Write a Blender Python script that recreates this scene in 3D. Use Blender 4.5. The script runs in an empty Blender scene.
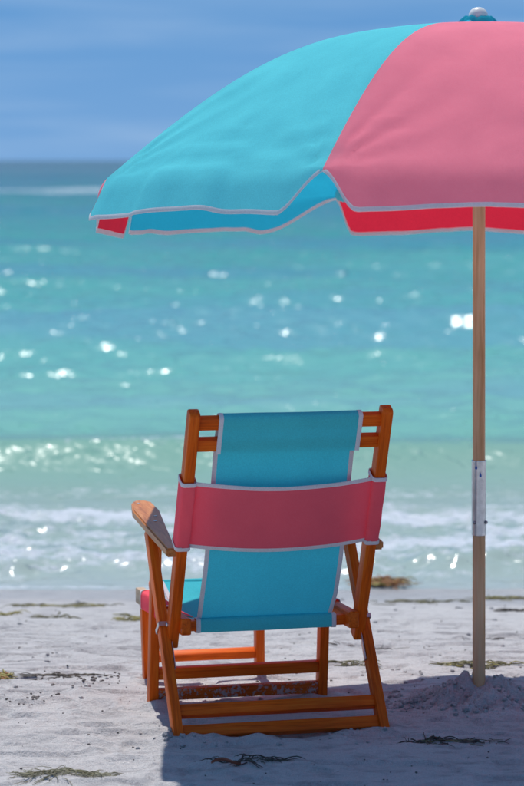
import bpy, bmesh, math, random
import numpy as np
from mathutils import Vector, Matrix

# ------------------------------------------------------------------ camera, sky, sun
S = bpy.context.scene
COL = S.collection
F_PX, CAM_H, HOR = 2670.0, 1.39, 160.0           # photo pixels (524 x 786)
cam_d = bpy.data.cameras.new('camera')
cam = bpy.data.objects.new('camera', cam_d); COL.objects.link(cam)
cam.location = (0, 0, CAM_H); cam.rotation_euler = (math.radians(90), 0, 0)
cam_d.sensor_fit = 'VERTICAL'; cam_d.sensor_height = 36.0; cam_d.sensor_width = 24.0
cam_d.lens = F_PX / 786 * 36.0
cam_d.shift_y = -(393 - HOR) / 786
cam_d.clip_start = 0.1; cam_d.clip_end = 30000
cam_d.dof.use_dof = True; cam_d.dof.focus_distance = 6.55; cam_d.dof.aperture_fstop = 5.2
S.camera = cam
S.view_settings.view_transform = 'Standard'; S.view_settings.look = 'None'
S.view_settings.exposure = 0.56; S.view_settings.gamma = 1.0
S.render.engine = 'CYCLES'
S.cycles.max_bounces = 10; S.cycles.diffuse_bounces = 5; S.cycles.transmission_bounces = 6
S.cycles.sample_clamp_indirect = 6.0

TO_SUN = Vector((-0.15, 0.47, 1.0)).normalized()
ELEV = math.asin(TO_SUN.z); AZ = math.atan2(TO_SUN.x, TO_SUN.y)
W = bpy.data.worlds.new('World'); S.world = W; W.use_nodes = True
wn = W.node_tree.nodes; wl = W.node_tree.links; wn.clear()
wo = wn.new('ShaderNodeOutputWorld'); wb = wn.new('ShaderNodeBackground')
sky = wn.new('ShaderNodeTexSky'); sky.sky_type = 'NISHITA'; sky.sun_disc = False
sky.sun_elevation = ELEV; sky.sun_rotation = AZ
sky.altitude = 0; sky.air_density = 1.0; sky.dust_density = 0.3; sky.ozone_density = 3.0
tint = wn.new('ShaderNodeMix'); tint.data_type = 'RGBA'; tint.blend_type = 'MULTIPLY'
tint.inputs[0].default_value = 1.0; tint.inputs[7].default_value = (0.36, 0.61, 0.69, 1)
# clear deep-blue day: the pale band of the model sky sits below the sea horizon
wtc = wn.new('ShaderNodeTexCoord'); wsep = wn.new('ShaderNodeSeparateXYZ'); wz = wn.new('ShaderNodeMath'); wz.operation = 'MULTIPLY_ADD'
wz.inputs[1].default_value = 0.62; wz.inputs[2].default_value = 0.5; wz.use_clamp = False
wmx = wn.new('ShaderNodeMath'); wmx.operation = 'MAXIMUM'; wmx.inputs[1].default_value = 0.0
wcomb = wn.new('ShaderNodeCombineXYZ')
wl.new(wtc.outputs['Generated'], wsep.inputs[0]); wl.new(wsep.outputs[2], wmx.inputs[0]); wl.new(wmx.outputs[0], wz.inputs[0])
wl.new(wsep.outputs[0], wcomb.inputs[0]); wl.new(wsep.outputs[1], wcomb.inputs[1]); wl.new(wz.outputs[0], wcomb.inputs[2]); wl.new(wcomb.outputs[0], sky.inputs[0])
wl.new(sky.outputs[0], tint.inputs[6])
# thin streaks of high cloud and a little sea haze
wmap = wn.new('ShaderNodeMapping'); wmap.inputs['Scale'].default_value = (5, 5, 70)
wno = wn.new('ShaderNodeTexNoise'); wno.inputs['Scale'].default_value = 1.0; wno.inputs['Detail'].default_value = 5.0; wno.inputs['Distortion'].default_value = .4
wrp = wn.new('ShaderNodeValToRGB'); wrp.color_ramp.elements[0].position = .45; wrp.color_ramp.elements[1].position = .75; wrp.color_ramp.elements[1].color = (.16, .16, .16, 1)
wcl = wn.new('ShaderNodeMix'); wcl.data_type = 'RGBA'; wcl.inputs[7].default_value = (4.2, 4.9, 5.6, 1)
whz = wn.new('ShaderNodeMapRange'); whz.inputs[1].default_value = 0.0; whz.inputs[2].default_value = 0.07; whz.inputs[3].default_value = 0.11; whz.inputs[4].default_value = 0.0
wad = wn.new('ShaderNodeMath'); wad.operation = 'ADD'; wl.new(wrp.outputs[0], wad.inputs[0]); wl.new(whz.outputs[0], wad.inputs[1])
wl.new(wad.outputs[0], wcl.inputs[0]); wl.new(tint.outputs[2], wcl.inputs[6]); wl.new(wcl.outputs[2], wb.inputs[0])
wb.inputs[1].default_value = 0.118
wl.new(wsep.outputs[2], whz.inputs[0]); wl.new(wtc.outputs['Generated'], wmap.inputs[0]); wl.new(wmap.outputs[0], wno.inputs[0]); wl.new(wno.outputs[0], wrp.inputs[0])
wl.new(wb.outputs[0], wo.inputs[0])

sd = bpy.data.lights.new('sun', 'SUN'); sd.energy = 2.65; sd.angle = math.radians(0.53); sd.color = (1.0, 0.96, 0.91)
sun = bpy.data.objects.new('sun', sd); COL.objects.link(sun)
sun.rotation_euler = TO_SUN.to_track_quat('Z', 'Y').to_euler(); sun.location = (-2, 8, 20)

# ------------------------------------------------------------------ noise helpers
def hash2(ix, iy, seed):
    h = (ix.astype(np.int64) * 374761393 + iy.astype(np.int64) * 668265263 + seed * 974634777) & 0xffffffff
    h = ((h ^ (h >> 13)) * 1274126177) & 0xffffffff
    return ((h ^ (h >> 16)) & 0xffff) / 65535.0
def vn(x, y, seed=0):
    x = np.asarray(x, float); y = np.asarray(y, float)
    ix = np.floor(x); iy = np.floor(y); fx = x - ix; fy = y - iy
    fx = fx * fx * fx * (fx * (fx * 6 - 15) + 10); fy = fy * fy * fy * (fy * (fy * 6 - 15) + 10)
    a = hash2(ix, iy, seed); b = hash2(ix + 1, iy, seed); c = hash2(ix, iy + 1, seed); d = hash2(ix + 1, iy + 1, seed)
    return (a + (b - a) * fx) * (1 - fy) + (c + (d - c) * fx) * fy - 0.5
def fbm(x, y, seed, oct=4, gain=0.5):
    s = 0; a = 1.0
    for k in range(oct):
        s = s + a * vn(x * 2.03**k + 17.3 * k, y * 2.03**k - 9.1 * k, seed + k); a *= gain
    return s
def sstep(a, b, x):
    t = np.clip((x - a) / (b - a), 0, 1); return t * t * (3 - 2 * t)

SEA_Z = -0.30
_cy, _sy = math.cos(math.radians(14)), math.sin(math.radians(14))
def chair_xy(x, y): return .0491 + x * _cy - y * _sy, 6.4975 + x * _sy + y * _cy
FEET = [chair_xy(s_ * hw_, y_) for hw_, y_ in ((.258, 0), (.226, .466), (.157, .83)) for s_ in (-1, 1)]
RAILS = [(*chair_xy(-.24, .004), *chair_xy(.24, .004), .007), (*chair_xy(-.21, .466), *chair_xy(.21, .466), .012)]
DENTS = []
_r = random.Random(5)
for _ in range(46):
    DENTS.append((_r.uniform(-1.6, 1.5), _r.uniform(5.2, 9.0), _r.uniform(.05, .13), _r.uniform(.04, .09), _r.uniform(.004, .013), _r.uniform(0, 3.1)))
def profile(y):
    t = np.asarray(y, float) - 7.25
    sp = 0.35 * np.log1p(np.exp(np.clip(t / 0.35, -40, 40)))
    far = np.maximum(np.asarray(y, float) - 11.0, 0)
    return -0.093 * sp - 0.03 * far
def ground(x, y, detail=True):
    x = np.asarray(x, float); y = np.asarray(y, float)
    z = profile(y)
    dry = 1 - 0.88 * sstep(8.8, 9.9, y)
    z = z + dry * (0.012 * fbm(x * 1.3, y * 1.6, 3, 3) + 0.009 * fbm(x * 4.5, y * 6.5, 11, 3))
    rough = 0.3 + 0.9 * sstep(-0.1, 0.3, fbm(x * 1.1 + 4, y * 1.4, 29, 2))
    if detail:
        z = z + dry * rough * (0.009 * fbm(x * 15, y * 24, 21, 3, .55))
        crust = vn(x * 9 + 3 * vn(x * 5, y * 5, 40), y * 20, 41)
        z = z - dry * 0.008 * sstep(0.10, 0.16, crust)
        for (dx, dy, a, b, dep, rot) in DENTS:
            u = (x - dx) * math.cos(rot) + (y - dy) * math.sin(rot); v = -(x - dx) * math.sin(rot) + (y - dy) * math.cos(rot)
            q = (u / a)**2 + (v / b)**2
            z = z - dep * np.exp(-q * q) + dep * 0.5 * np.exp(-((np.sqrt(q) - 1.35) / 0.3)**2)
        for (fx, fy) in FEET:
            r = np.hypot(x - fx, (y - fy) * 1.1); z = z + (.010 + .006 * vn(x * 40, y * 40, 77)) * np.exp(-((r - .036) / .020)**2) * (r < .12)
        for (ax_, ay_, bx_, by_, hh) in RAILS:
            dx_, dy_ = bx_ - ax_, by_ - ay_; l2 = dx_ * dx_ + dy_ * dy_
            t_ = np.clip(((x - ax_) * dx_ + (y - ay_) * dy_) / l2, 0, 1); r = np.hypot(x - ax_ - t_ * dx_, y - ay_ - t_ * dy_)
            z = z + hh * (.5 + 1.6 * vn(x * 14 + 3, y * 14, 78)) * np.exp(-((r - .018) / .016)**2)
    return z
def px2ground(px, py):
    """photo pixel -> point on the beach"""
    y = 7.0
    for _ in range(30):
        z = float(profile(y)); y = 0.5 * y + 0.5 * (CAM_H - z) * F_PX / (py - HOR)
    x = (px - 262) * y / F_PX
    return x, y

# ------------------------------------------------------------------ material helpers
def new_mat(name):
    m = bpy.data.materials.new(name); m.use_nodes = True
    nt = m.node_tree; nt.nodes.clear()
    out = nt.nodes.new('ShaderNodeOutputMaterial')
    return m, nt, out
def N(nt, typ, **kw):
    n = nt.nodes.new('ShaderNode' + typ)
    for k, v in kw.items():
        if k == 'inp':
            for kk, vv in v.items(): n.inputs[kk].default_value = vv
        else: setattr(n, k, v)
    return n
def ramp(nt, fac, stops, interp='LINEAR'):
    r = nt.nodes.new('ShaderNodeValToRGB'); r.color_ramp.interpolation = interp
    e = r.color_ramp.elements
    while len(e) < len(stops): e.new(0.5)
    for i, (p, c) in enumerate(stops):
        e[i].position = p; e[i].color = (c[0], c[1], c[2], 1) if not isinstance(c, (int, float)) else (c, c, c, 1)
    if fac is not None: nt.links.new(fac, r.inputs[0])
    return r
def mixc(nt, fac, a, b, mode='MIX'):
    m = nt.nodes.new('ShaderNodeMix'); m.data_type = 'RGBA'; m.blend_type = mode
    for sock, v in ((0, fac), (6, a), (7, b)):
        if hasattr(v, 'links') or hasattr(v, 'is_linked'): nt.links.new(v, m.inputs[sock])
        elif isinstance(v, (int, float)): m.inputs[sock].default_value = v
        else: m.inputs[sock].default_value = (v[0], v[1], v[2], 1)
    return m.outputs[2]
def math_n(nt, op, a, b=None, c=None):
    m = nt.nodes.new('ShaderNodeMath'); m.operation = op
    for i, v in enumerate((a, b, c)):
        if v is None: continue
        if hasattr(v, 'is_linked'): nt.links.new(v, m.inputs[i])
        else: m.inputs[i].default_value = v
    return m.outputs[0]

def sand_material(name='sand', use_attr=True):
    m, nt, out = new_mat(name); L = nt.links.new
    tc = N(nt, 'TexCoord'); co = tc.outputs['Object']
    p = N(nt, 'BsdfPrincipled')
    n1 = N(nt, 'TexNoise', inp={'Scale': 2.2, 'Detail': 5.0, 'Roughness': .6}); L(co, n1.inputs['Vector'])
    mp = N(nt, 'Mapping'); mp.inputs['Scale'].default_value = (10, 22, 10); L(co, mp.inputs['Vector'])
    n2 = N(nt, 'TexNoise', inp={'Scale': 1.0, 'Detail': 6.0, 'Roughness': .65}); L(mp.outputs[0], n2.inputs['Vector'])
    n3 = N(nt, 'TexNoise', inp={'Scale': 420.0, 'Detail': 2.0, 'Roughness': .7}); L(co, n3.inputs['Vector'])
    c1 = ramp(nt, n1.outputs['Fac'], [(.3, (.66, .64, .635)), (.7, (.76, .74, .73))]).outputs[0]
    c2 = ramp(nt, n2.outputs['Fac'], [(.32, (.68, .67, .68)), (.5, (1, 1, 1)), (.75, (1.06, 1.05, 1.03))]).outputs[0]
    c3 = ramp(nt, n3.outputs['Fac'], [(.3, (.74, .73, .74)), (.55, (1, 1, 1)), (.75, (1.12, 1.1, 1.08))]).outputs[0]
    c = mixc(nt, 1.0, c1, c2, 'MULTIPLY'); c = mixc(nt, 1.0, c, c3, 'MULTIPLY')
    # dark shell flecks and grains
    v = N(nt, 'TexVoronoi', inp={'Scale': 95.0, 'Randomness': 1.0}); L(co, v.inputs['Vector'])
    nn = N(nt, 'TexNoise', inp={'Scale': 5.0, 'Detail': 3.0}); L(co, nn.inputs['Vector'])
    thr = ramp(nt, nn.outputs['Fac'], [(.45, .02), (.7, .16)]).outputs[0]
    fl = math_n(nt, 'LESS_THAN', v.outputs['Distance'], thr)
    c = mixc(nt, math_n(nt, 'MULTIPLY', fl, .5), c, (.18, .15, .13))
    rough = .9
    if use_attr:
        at = N(nt, 'Attribute', attribute_name='wet')
        c = mixc(nt, at.outputs['Fac'], c, mixc(nt, 1.0, c, (.84, .83, .83), 'MULTIPLY'))
        L(math_n(nt, 'MULTIPLY_ADD', at.outputs['Fac'], -.6, .9), p.inputs['Roughness'])
    else:
        p.inputs['Roughness'].default_value = .9
    p.inputs['Specular IOR Level'].default_value = .25
    L(c, p.inputs['Base Color'])
    n4 = N(nt, 'TexNoise', inp={'Scale': 60.0, 'Detail': 6.0, 'Roughness': .7}); L(co, n4.inputs['Vector'])
    b0 = N(nt, 'Bump', inp={'Strength': .38, 'Distance': .03}); L(n2.outputs['Fac'], b0.inputs['Height'])
    b1 = N(nt, 'Bump', inp={'Strength': .75, 'Distance': .02}); L(n4.outputs['Fac'], b1.inputs['Height']); L(b0.outputs[0], b1.inputs['Normal'])
    b2 = N(nt, 'Bump', inp={'Strength': .8, 'Distance': .003}); L(n3.outputs['Fac'], b2.inputs['Height']); L(b1.outputs[0], b2.inputs['Normal'])
    L(b2.outputs[0], p.inputs['Normal']); L(p.outputs[0], out.inputs[0])
    return m

def fabric_material(name, col, trans_col, inner=None, wrinkle=.10):
    """woven cloth: col reflects on the outer face, inner, a deeper tone, on the inner face, trans_col shines through"""
    m, nt, out = new_mat(name); L = nt.links.new
    tc = N(nt, 'TexCoord'); co = tc.outputs['Object']
    n1 = N(nt, 'TexNoise', inp={'Scale': 7.0, 'Detail': 5.0, 'Roughness': .6}); L(co, n1.inputs['Vector'])
    k = ramp(nt, n1.outputs['Fac'], [(.3, (.91, .92, .93)), (.7, (1.05, 1.04, 1.03))]).outputs[0]
    n2 = N(nt, 'TexNoise', inp={'Scale': 330.0, 'Detail': 2.0}); L(co, n2.inputs['Vector'])
    k2 = ramp(nt, n2.outputs['Fac'], [(.3, (.93, .93, .93)), (.7, (1.05, 1.05, 1.05))]).outputs[0]
    base = col
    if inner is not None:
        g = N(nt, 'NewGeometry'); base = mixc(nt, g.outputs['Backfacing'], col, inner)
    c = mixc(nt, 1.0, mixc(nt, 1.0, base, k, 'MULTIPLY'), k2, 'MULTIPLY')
    ct = mixc(nt, 1.0, trans_col, k2, 'MULTIPLY')
    bp = N(nt, 'Bump', inp={'Strength': .2, 'Distance': .0006}); L(n2.outputs['Fac'], bp.inputs['Height'])
    n3 = N(nt, 'TexNoise', inp={'Scale': 9.0, 'Detail': 3.0, 'Roughness': .5, 'Distortion': .6}); L(co, n3.inputs['Vector'])
    bq = N(nt, 'Bump', inp={'Strength': wrinkle, 'Distance': .015}); L(n3.outputs['Fac'], bq.inputs['Height']); L(bp.outputs[0], bq.inputs['Normal'])
    p = N(nt, 'BsdfDiffuse'); L(c, p.inputs[0]); p.inputs['Roughness'].default_value = .4; L(bq.outputs[0], p.inputs['Normal'])
    t = N(nt, 'BsdfTranslucent'); L(ct, t.inputs[0]); L(bq.outputs[0], t.inputs['Normal'])
    ad = N(nt, 'AddShader'); L(p.outputs[0], ad.inputs[0]); L(t.outputs[0], ad.inputs[1]); L(ad.outputs[0], out.inputs[0])
    return m

def wood_material(name, dark, mid, light, sandy=0.0, gloss=.32, coat=.5, ring=1.0):
    m, nt, out = new_mat(name); L = nt.links.new
    tc = N(nt, 'TexCoord'); oi = N(nt, 'ObjectInfo')
    sc = N(nt, 'VectorMath', operation='SCALE'); sc.inputs[3].default_value = 3.7
    cx = N(nt, 'CombineXYZ'); L(oi.outputs['Random'], cx.inputs[0]); L(oi.outputs['Random'], cx.inputs[1]); L(oi.outputs['Random'], cx.inputs[2]); L(cx.outputs[0], sc.inputs[0])
    ad = N(nt, 'VectorMath', operation='ADD'); L(tc.outputs['Object'], ad.inputs[0]); L(sc.outputs[0], ad.inputs[1])
    mp = N(nt, 'Mapping'); mp.inputs['Scale'].default_value = (1, 1, .045); L(ad.outputs[0], mp.inputs['Vector'])
    n1 = N(nt, 'TexNoise', inp={'Scale': 75.0 * ring, 'Detail': 5.0, 'Roughness': .6, 'Distortion': .4}); L(mp.outputs[0], n1.inputs['Vector'])
    n5 = N(nt, 'TexNoise', inp={'Scale': 260.0 * ring, 'Detail': 3.0, 'Roughness': .6}); L(mp.outputs[0], n5.inputs['Vector'])
    g = math_n(nt, 'ADD', math_n(nt, 'MULTIPLY', n1.outputs['Fac'], .55), math_n(nt, 'MULTIPLY', n5.outputs['Fac'], .45))
    c = ramp(nt, g, [(.30, dark), (.5, mid), (.72, light)]).outputs[0]
    big = N(nt, 'TexNoise', inp={'Scale': 4.0, 'Detail': 3.0}); L(ad.outputs[0], big.inputs['Vector'])
    k = ramp(nt, big.outputs['Fac'], [(.3, (.78, .76, .74)), (.7, (1.12, 1.1, 1.08))]).outputs[0]
    c = mixc(nt, 1.0, c, k, 'MULTIPLY')
    # nicks and specks of sand
    sp = N(nt, 'TexNoise', inp={'Scale': 90.0, 'Detail': 3.0, 'Roughness': .7}); L(tc.outputs['Object'], sp.inputs['Vector'])
    bl = N(nt, 'TexNoise', inp={'Scale': 14.0, 'Detail': 4.0, 'Roughness': .65}); L(ad.outputs[0], bl.inputs['Vector'])
    s = math_n(nt, 'ADD', math_n(nt, 'MULTIPLY', sp.outputs['Fac'], .5), math_n(nt, 'MULTIPLY', bl.outputs['Fac'], .5))
    msk = ramp(nt, s, [(.66 - sandy, 0.0), (.70 - sandy, .85)]).outputs[0]
    c = mixc(nt, msk, c, (.50, .46, .45))
    p = N(nt, 'BsdfPrincipled'); L(c, p.inputs['Base Color']); p.inputs['Specular IOR Level'].default_value = .10
    L(math_n(nt, 'MULTIPLY_ADD', msk, .5, gloss), p.inputs['Roughness'])
    p.inputs['Coat Weight'].default_value = coat; p.inputs['Coat Roughness'].default_value = .18
    b = N(nt, 'Bump', inp={'Strength': .25, 'Distance': .002}); L(g, b.inputs['Height'])
    b2 = N(nt, 'Bump', inp={'Strength': .6, 'Distance': .003}); L(msk, b2.inputs['Height']); L(b.outputs[0], b2.inputs['Normal'])
    L(b2.outputs[0], p.inputs['Normal']); L(p.outputs[0], out.inputs[0])
    return m

def plain_material(name, col, rough=.5, metal=0.0, noise=.12, scale=40, bump=.1, spec=.5):
    m, nt, out = new_mat(name); L = nt.links.new
    tc = N(nt, 'TexCoord'); n1 = N(nt, 'TexNoise', inp={'Scale': scale, 'Detail': 5.0, 'Roughness': .65}); L(tc.outputs['Object'], n1.inputs['Vector'])
    k = ramp(nt, n1.outputs['Fac'], [(.3, (1 - noise,) * 3), (.7, (1 + noise * .6,) * 3)]).outputs[0]
    p = N(nt, 'BsdfPrincipled'); L(mixc(nt, 1.0, col, k, 'MULTIPLY'), p.inputs['Base Color'])
    p.inputs['Roughness'].default_value = rough; p.inputs['Metallic'].default_value = metal
    p.inputs['Specular IOR Level'].default_value = spec
    b = N(nt, 'Bump', inp={'Strength': bump, 'Distance': .003}); L(n1.outputs['Fac'], b.inputs['Height']); L(b.outputs[0], p.inputs['Normal'])
    L(p.outputs[0], out.inputs[0])
    return m

M = {}
M['sand'] = sand_material()
M['sand_heap'] = sand_material('heaped_sand', False)
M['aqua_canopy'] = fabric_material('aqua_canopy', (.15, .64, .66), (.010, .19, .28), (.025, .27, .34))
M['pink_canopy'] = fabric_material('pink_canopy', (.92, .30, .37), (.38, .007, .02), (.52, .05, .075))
M['aqua_sling'] = fabric_material('aqua_sling', (.09, .62, .68), (.012, .24, .28))
M['pink_sling'] = fabric_material('pink_sling', (.98, .15, .19), (.30, .01, .02))
M['tape'] = fabric_material('white_tape', (.80, .77, .78), (.12, .12, .12))
M['wood'] = wood_material('varnished_wood', (.46, .062, .006), (.84, .14, .010), (.92, .24, .026), 0, .42, .06)
M['wood_sandy'] = wood_material('sandy_varnished_wood', (.40, .06, .008), (.70, .135, .018), (.80, .23, .04), .13, .5, .0)
M['pole_wood'] = wood_material('pole_wood', (.50, .23, .08), (.90, .54, .29), (.97, .70, .43), 0, .55, .0, .45)
M['wood_armrest'] = wood_material('armrest_wood', (.34, .105, .025), (.60, .23, .065), (.74, .35, .12), .03, .4, .25)  # armrest boards: paler and less saturated than the other chair wood
M['wood_pale'] = wood_material('pale_wood', (.40, .28, .18), (.55, .42, .30), (.66, .53, .40), 0, .6, 0)  # pale tone over the whole projecting end of each seat rail
M['metal'] = plain_material('galvanised_metal', (.62, .63, .66), .3, 1.0, .2, 60, .1)
M['steel'] = plain_material('dull_steel', (.42, .42, .43), .4, 1.0, .25, 80, .1)
M['white_plastic'] = plain_material('white_plastic', (.78, .78, .76), .3, 0, .05)
M['blue_print'] = plain_material('blue_print', (.03, .16, .55), .5, 0, .15)

# ------------------------------------------------------------------ mesh helpers
def link(name, me, parent=None, mat=None, smooth=False):
    o = bpy.data.objects.new(name, me); COL.objects.link(o)
    if mat is not None: me.materials.append(M[mat] if isinstance(mat, str) else mat)
    if smooth: me.shade_smooth()
    if parent is not None: o.parent = parent
    return o
def mesh_obj(name, verts, faces, mat, parent=None, smooth=False):
    me = bpy.data.meshes.new(name); me.from_pydata([tuple(v) for v in verts], [], faces); me.update()
    return link(name, me, parent, mat, smooth)
def empty(name, loc=(0, 0, 0), rz=0.0):
    o = bpy.data.objects.new(name, None); COL.objects.link(o); o.empty_display_size = .1
    o.location = loc; o.rotation_euler = (0, 0, rz); return o
def tag(o, label=None, cat=None, group=None, kind=None):
    for k, v in (('label', label), ('category', cat), ('group', group), ('kind', kind)):
        if v: o[k] = v
    return o
def grid_faces(nu, nv, closed_u=False):
    f = []
    for i in range(nu - (0 if closed_u else 1)):
        i2 = (i + 1) % nu
        for j in range(nv - 1):
            f.append((i * nv + j, i2 * nv + j, i2 * nv + j + 1, i * nv + j + 1))
    return f
def orient(p0, p1, up):
    z = (Vector(p1) - Vector(p0)).normalized(); y = Vector(up); y = (y - z * y.dot(z)).normalized(); x = y.cross(z)
    return Matrix((x, y, z)).transposed()
def bar(name, p0, p1, wx, wy, mat, parent, up=(0, 1, 0), bev=.004, seg=2, round_end=None, taper=None):
    """wooden bar: local Z along p0->p1, wx across, wy along 'up'"""
    p0 = Vector(p0); p1 = Vector(p1); ln = (p1 - p0).length
    bm = bmesh.new(); bmesh.ops.create_cube(bm, size=1.0)
    for v in bm.verts:
        k = 1.0
        if taper and v.co.z > 0: k = taper
        v.co = Vector((v.co.x * wx * k, v.co.y * wy, (v.co.z + .5) * ln))
    if round_end:
        ends = [e for e in bm.edges if all((v.co.z > ln * .5) == (round_end == 'top') for v in e.verts) and abs(e.verts[0].co.x - e.verts[1].co.x) > wx * .5 * .9]
        bmesh.ops.bevel(bm, geom=ends, offset=min(wx, wy) * .45, segments=4, affect='EDGES', profile=.5)
    ed = [e for e in bm.edges if e.calc_face_angle(0) > .6]
    bmesh.ops.bevel(bm, geom=ed, offset=bev, segments=seg, affect='EDGES', profile=.6)
    me = bpy.data.meshes.new(name); bm.to_mesh(me); bm.free()
    o = link(name, me, parent, mat)
    o.matrix_local = Matrix.Translation(p0) @ orient(p0, p1, up).to_4x4()
    me.shade_smooth(); me.set_sharp_from_angle(angle=math.radians(28))
    return o
def tube_vf(pts, rad, n=8, cap=True):
    V = []; Fc = []; pts = [Vector(p) for p in pts]; m = len(pts); ref = Vector((.123, .31, .94))
    for i, p in enumerate(pts):
        t = (pts[min(i + 1, m - 1)] - pts[max(i - 1, 0)]).normalized()
        a = t.cross(ref).normalized(); b = t.cross(a); r = rad[i] if hasattr(rad, '__len__') else rad
        for k in range(n):
            q = 2 * math.pi * k / n; V.append(p + a * (math.cos(q) * r) + b * (math.sin(q) * r))
    for i in range(m - 1):
        for k in range(n):
            k2 = (k + 1) % n; Fc.append((i * n + k, i * n + k2, (i + 1) * n + k2, (i + 1) * n + k))
    if cap: Fc.append(tuple(range(n))[::-1]); Fc.append(tuple((m - 1) * n + k for k in range(n)))
    return V, Fc
def tube(name, pts, rad, mat, parent, n=8):
    V, Fc = tube_vf(pts, rad, n); return mesh_obj(name, V, Fc, mat, parent, True)
def lathe(name, prof, mat, parent, n=24, at=(0, 0, 0), closed=False):
    V = []; Fc = []
    for r, z in prof:
        for k in range(n):
            q = 2 * math.pi * k / n; V.append((math.cos(q) * r, math.sin(q) * r, z))
    m = len(prof)
    for i in range(m - 1):
        for k in range(n):
            k2 = (k + 1) % n; Fc.append((i * n + k, i * n + k2, (i + 1) * n + k2, (i + 1) * n + k))
    Fc.append(tuple(range(n))[::-1]); Fc.append(tuple((m - 1) * n + k for k in range(n)))
    o = mesh_obj(name, V, Fc, mat, parent, True); o.location = at
    o.data.set_sharp_from_angle(angle=math.radians(40)); return o
def ribbon(name, edge, inner, nrm, h, mat, parent):
    """binding tape folded over an edge: edge/inner/nrm are equally long point lists"""
    V = []; Fc = []; n = len(edge)
    for e, i, d in zip(edge, inner, nrm):
        e = Vector(e); i = Vector(i); d = Vector(d).normalized() * h; o_ = (e - i).normalized() * h
        V += [i + d, e + d, e + o_, e - d, i - d]
    for k in range(n - 1):
        for j in range(4): Fc.append((k * 5 + j, k * 5 + j + 1, k * 5 + 5 + j + 1, k * 5 + 5 + j))
    return mesh_obj(name, V, Fc, mat, parent, True)
def big_mesh(name, X, Y, Z, attrs, mat):
    nu, nv = X.shape; co = np.stack([X, Y, Z], -1).reshape(-1, 3)
    i = np.arange(nu - 1)[:, None] * nv + np.arange(nv - 1)[None, :]
    q = np.stack([i, i + nv, i + nv + 1, i + 1], -1).reshape(-1, 4)
    me = bpy.data.meshes.new(name); me.vertices.add(len(co)); me.vertices.foreach_set('co', co.ravel())
    me.loops.add(q.size); me.loops.foreach_set('vertex_index', q.ravel().astype(np.int32))
    me.polygons.add(len(q)); me.polygons.foreach_set('loop_start', np.arange(0, q.size, 4, dtype=np.int32))
    me.polygons.foreach_set('use_smooth', np.ones(len(q), bool))
    me.update(calc_edges=True)
    for k, a in attrs.items():
        at = me.attributes.new(k, 'FLOAT', 'POINT'); at.data.foreach_set('value', a.ravel().astype(np.float32))
    return link(name, me, None, mat)
def spread(dense0, dense1, step, lo, hi, grow=1.13):
    a = list(np.arange(dense0, dense1 + 1e-9, step)); d = step
    while a[-1] < hi: d *= grow; a.append(a[-1] + d)
    d = step; b = []; x = dense0
    while x > lo: d *= grow; x -= d; b.append(x)
    return np.array(b[::-1] + a)

# ------------------------------------------------------------------ beach
gx = spread(-1.75, 1.65, .0085, -400, 400); gy = spread(5.6, 8.6, .0085, -200, 30, 1.035)
GX, GY = np.meshgrid(gx, gy, indexing='ij')
GZ = ground(GX, GY)
wet = sstep(9.5, 10.1, GY + .35 * fbm(GX * .9, GY * .6, 77, 3)) 
def gz(x, y):
    i = min(max(int(np.searchsorted(gx, x)) - 1, 0), len(gx) - 2); j = min(max(int(np.searchsorted(gy, y)) - 1, 0), len(gy) - 2)
    u = (x - gx[i]) / (gx[i + 1] - gx[i]); v = (y - gy[j]) / (gy[j + 1] - gy[j])
    return float((GZ[i, j] * (1 - u) + GZ[i + 1, j] * u) * (1 - v) + (GZ[i, j + 1] * (1 - u) + GZ[i + 1, j + 1] * u) * v)
beach = big_mesh('sand', GX, GY, GZ, {'wet': wet}, 'sand'); tag(beach, kind='structure')

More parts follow.
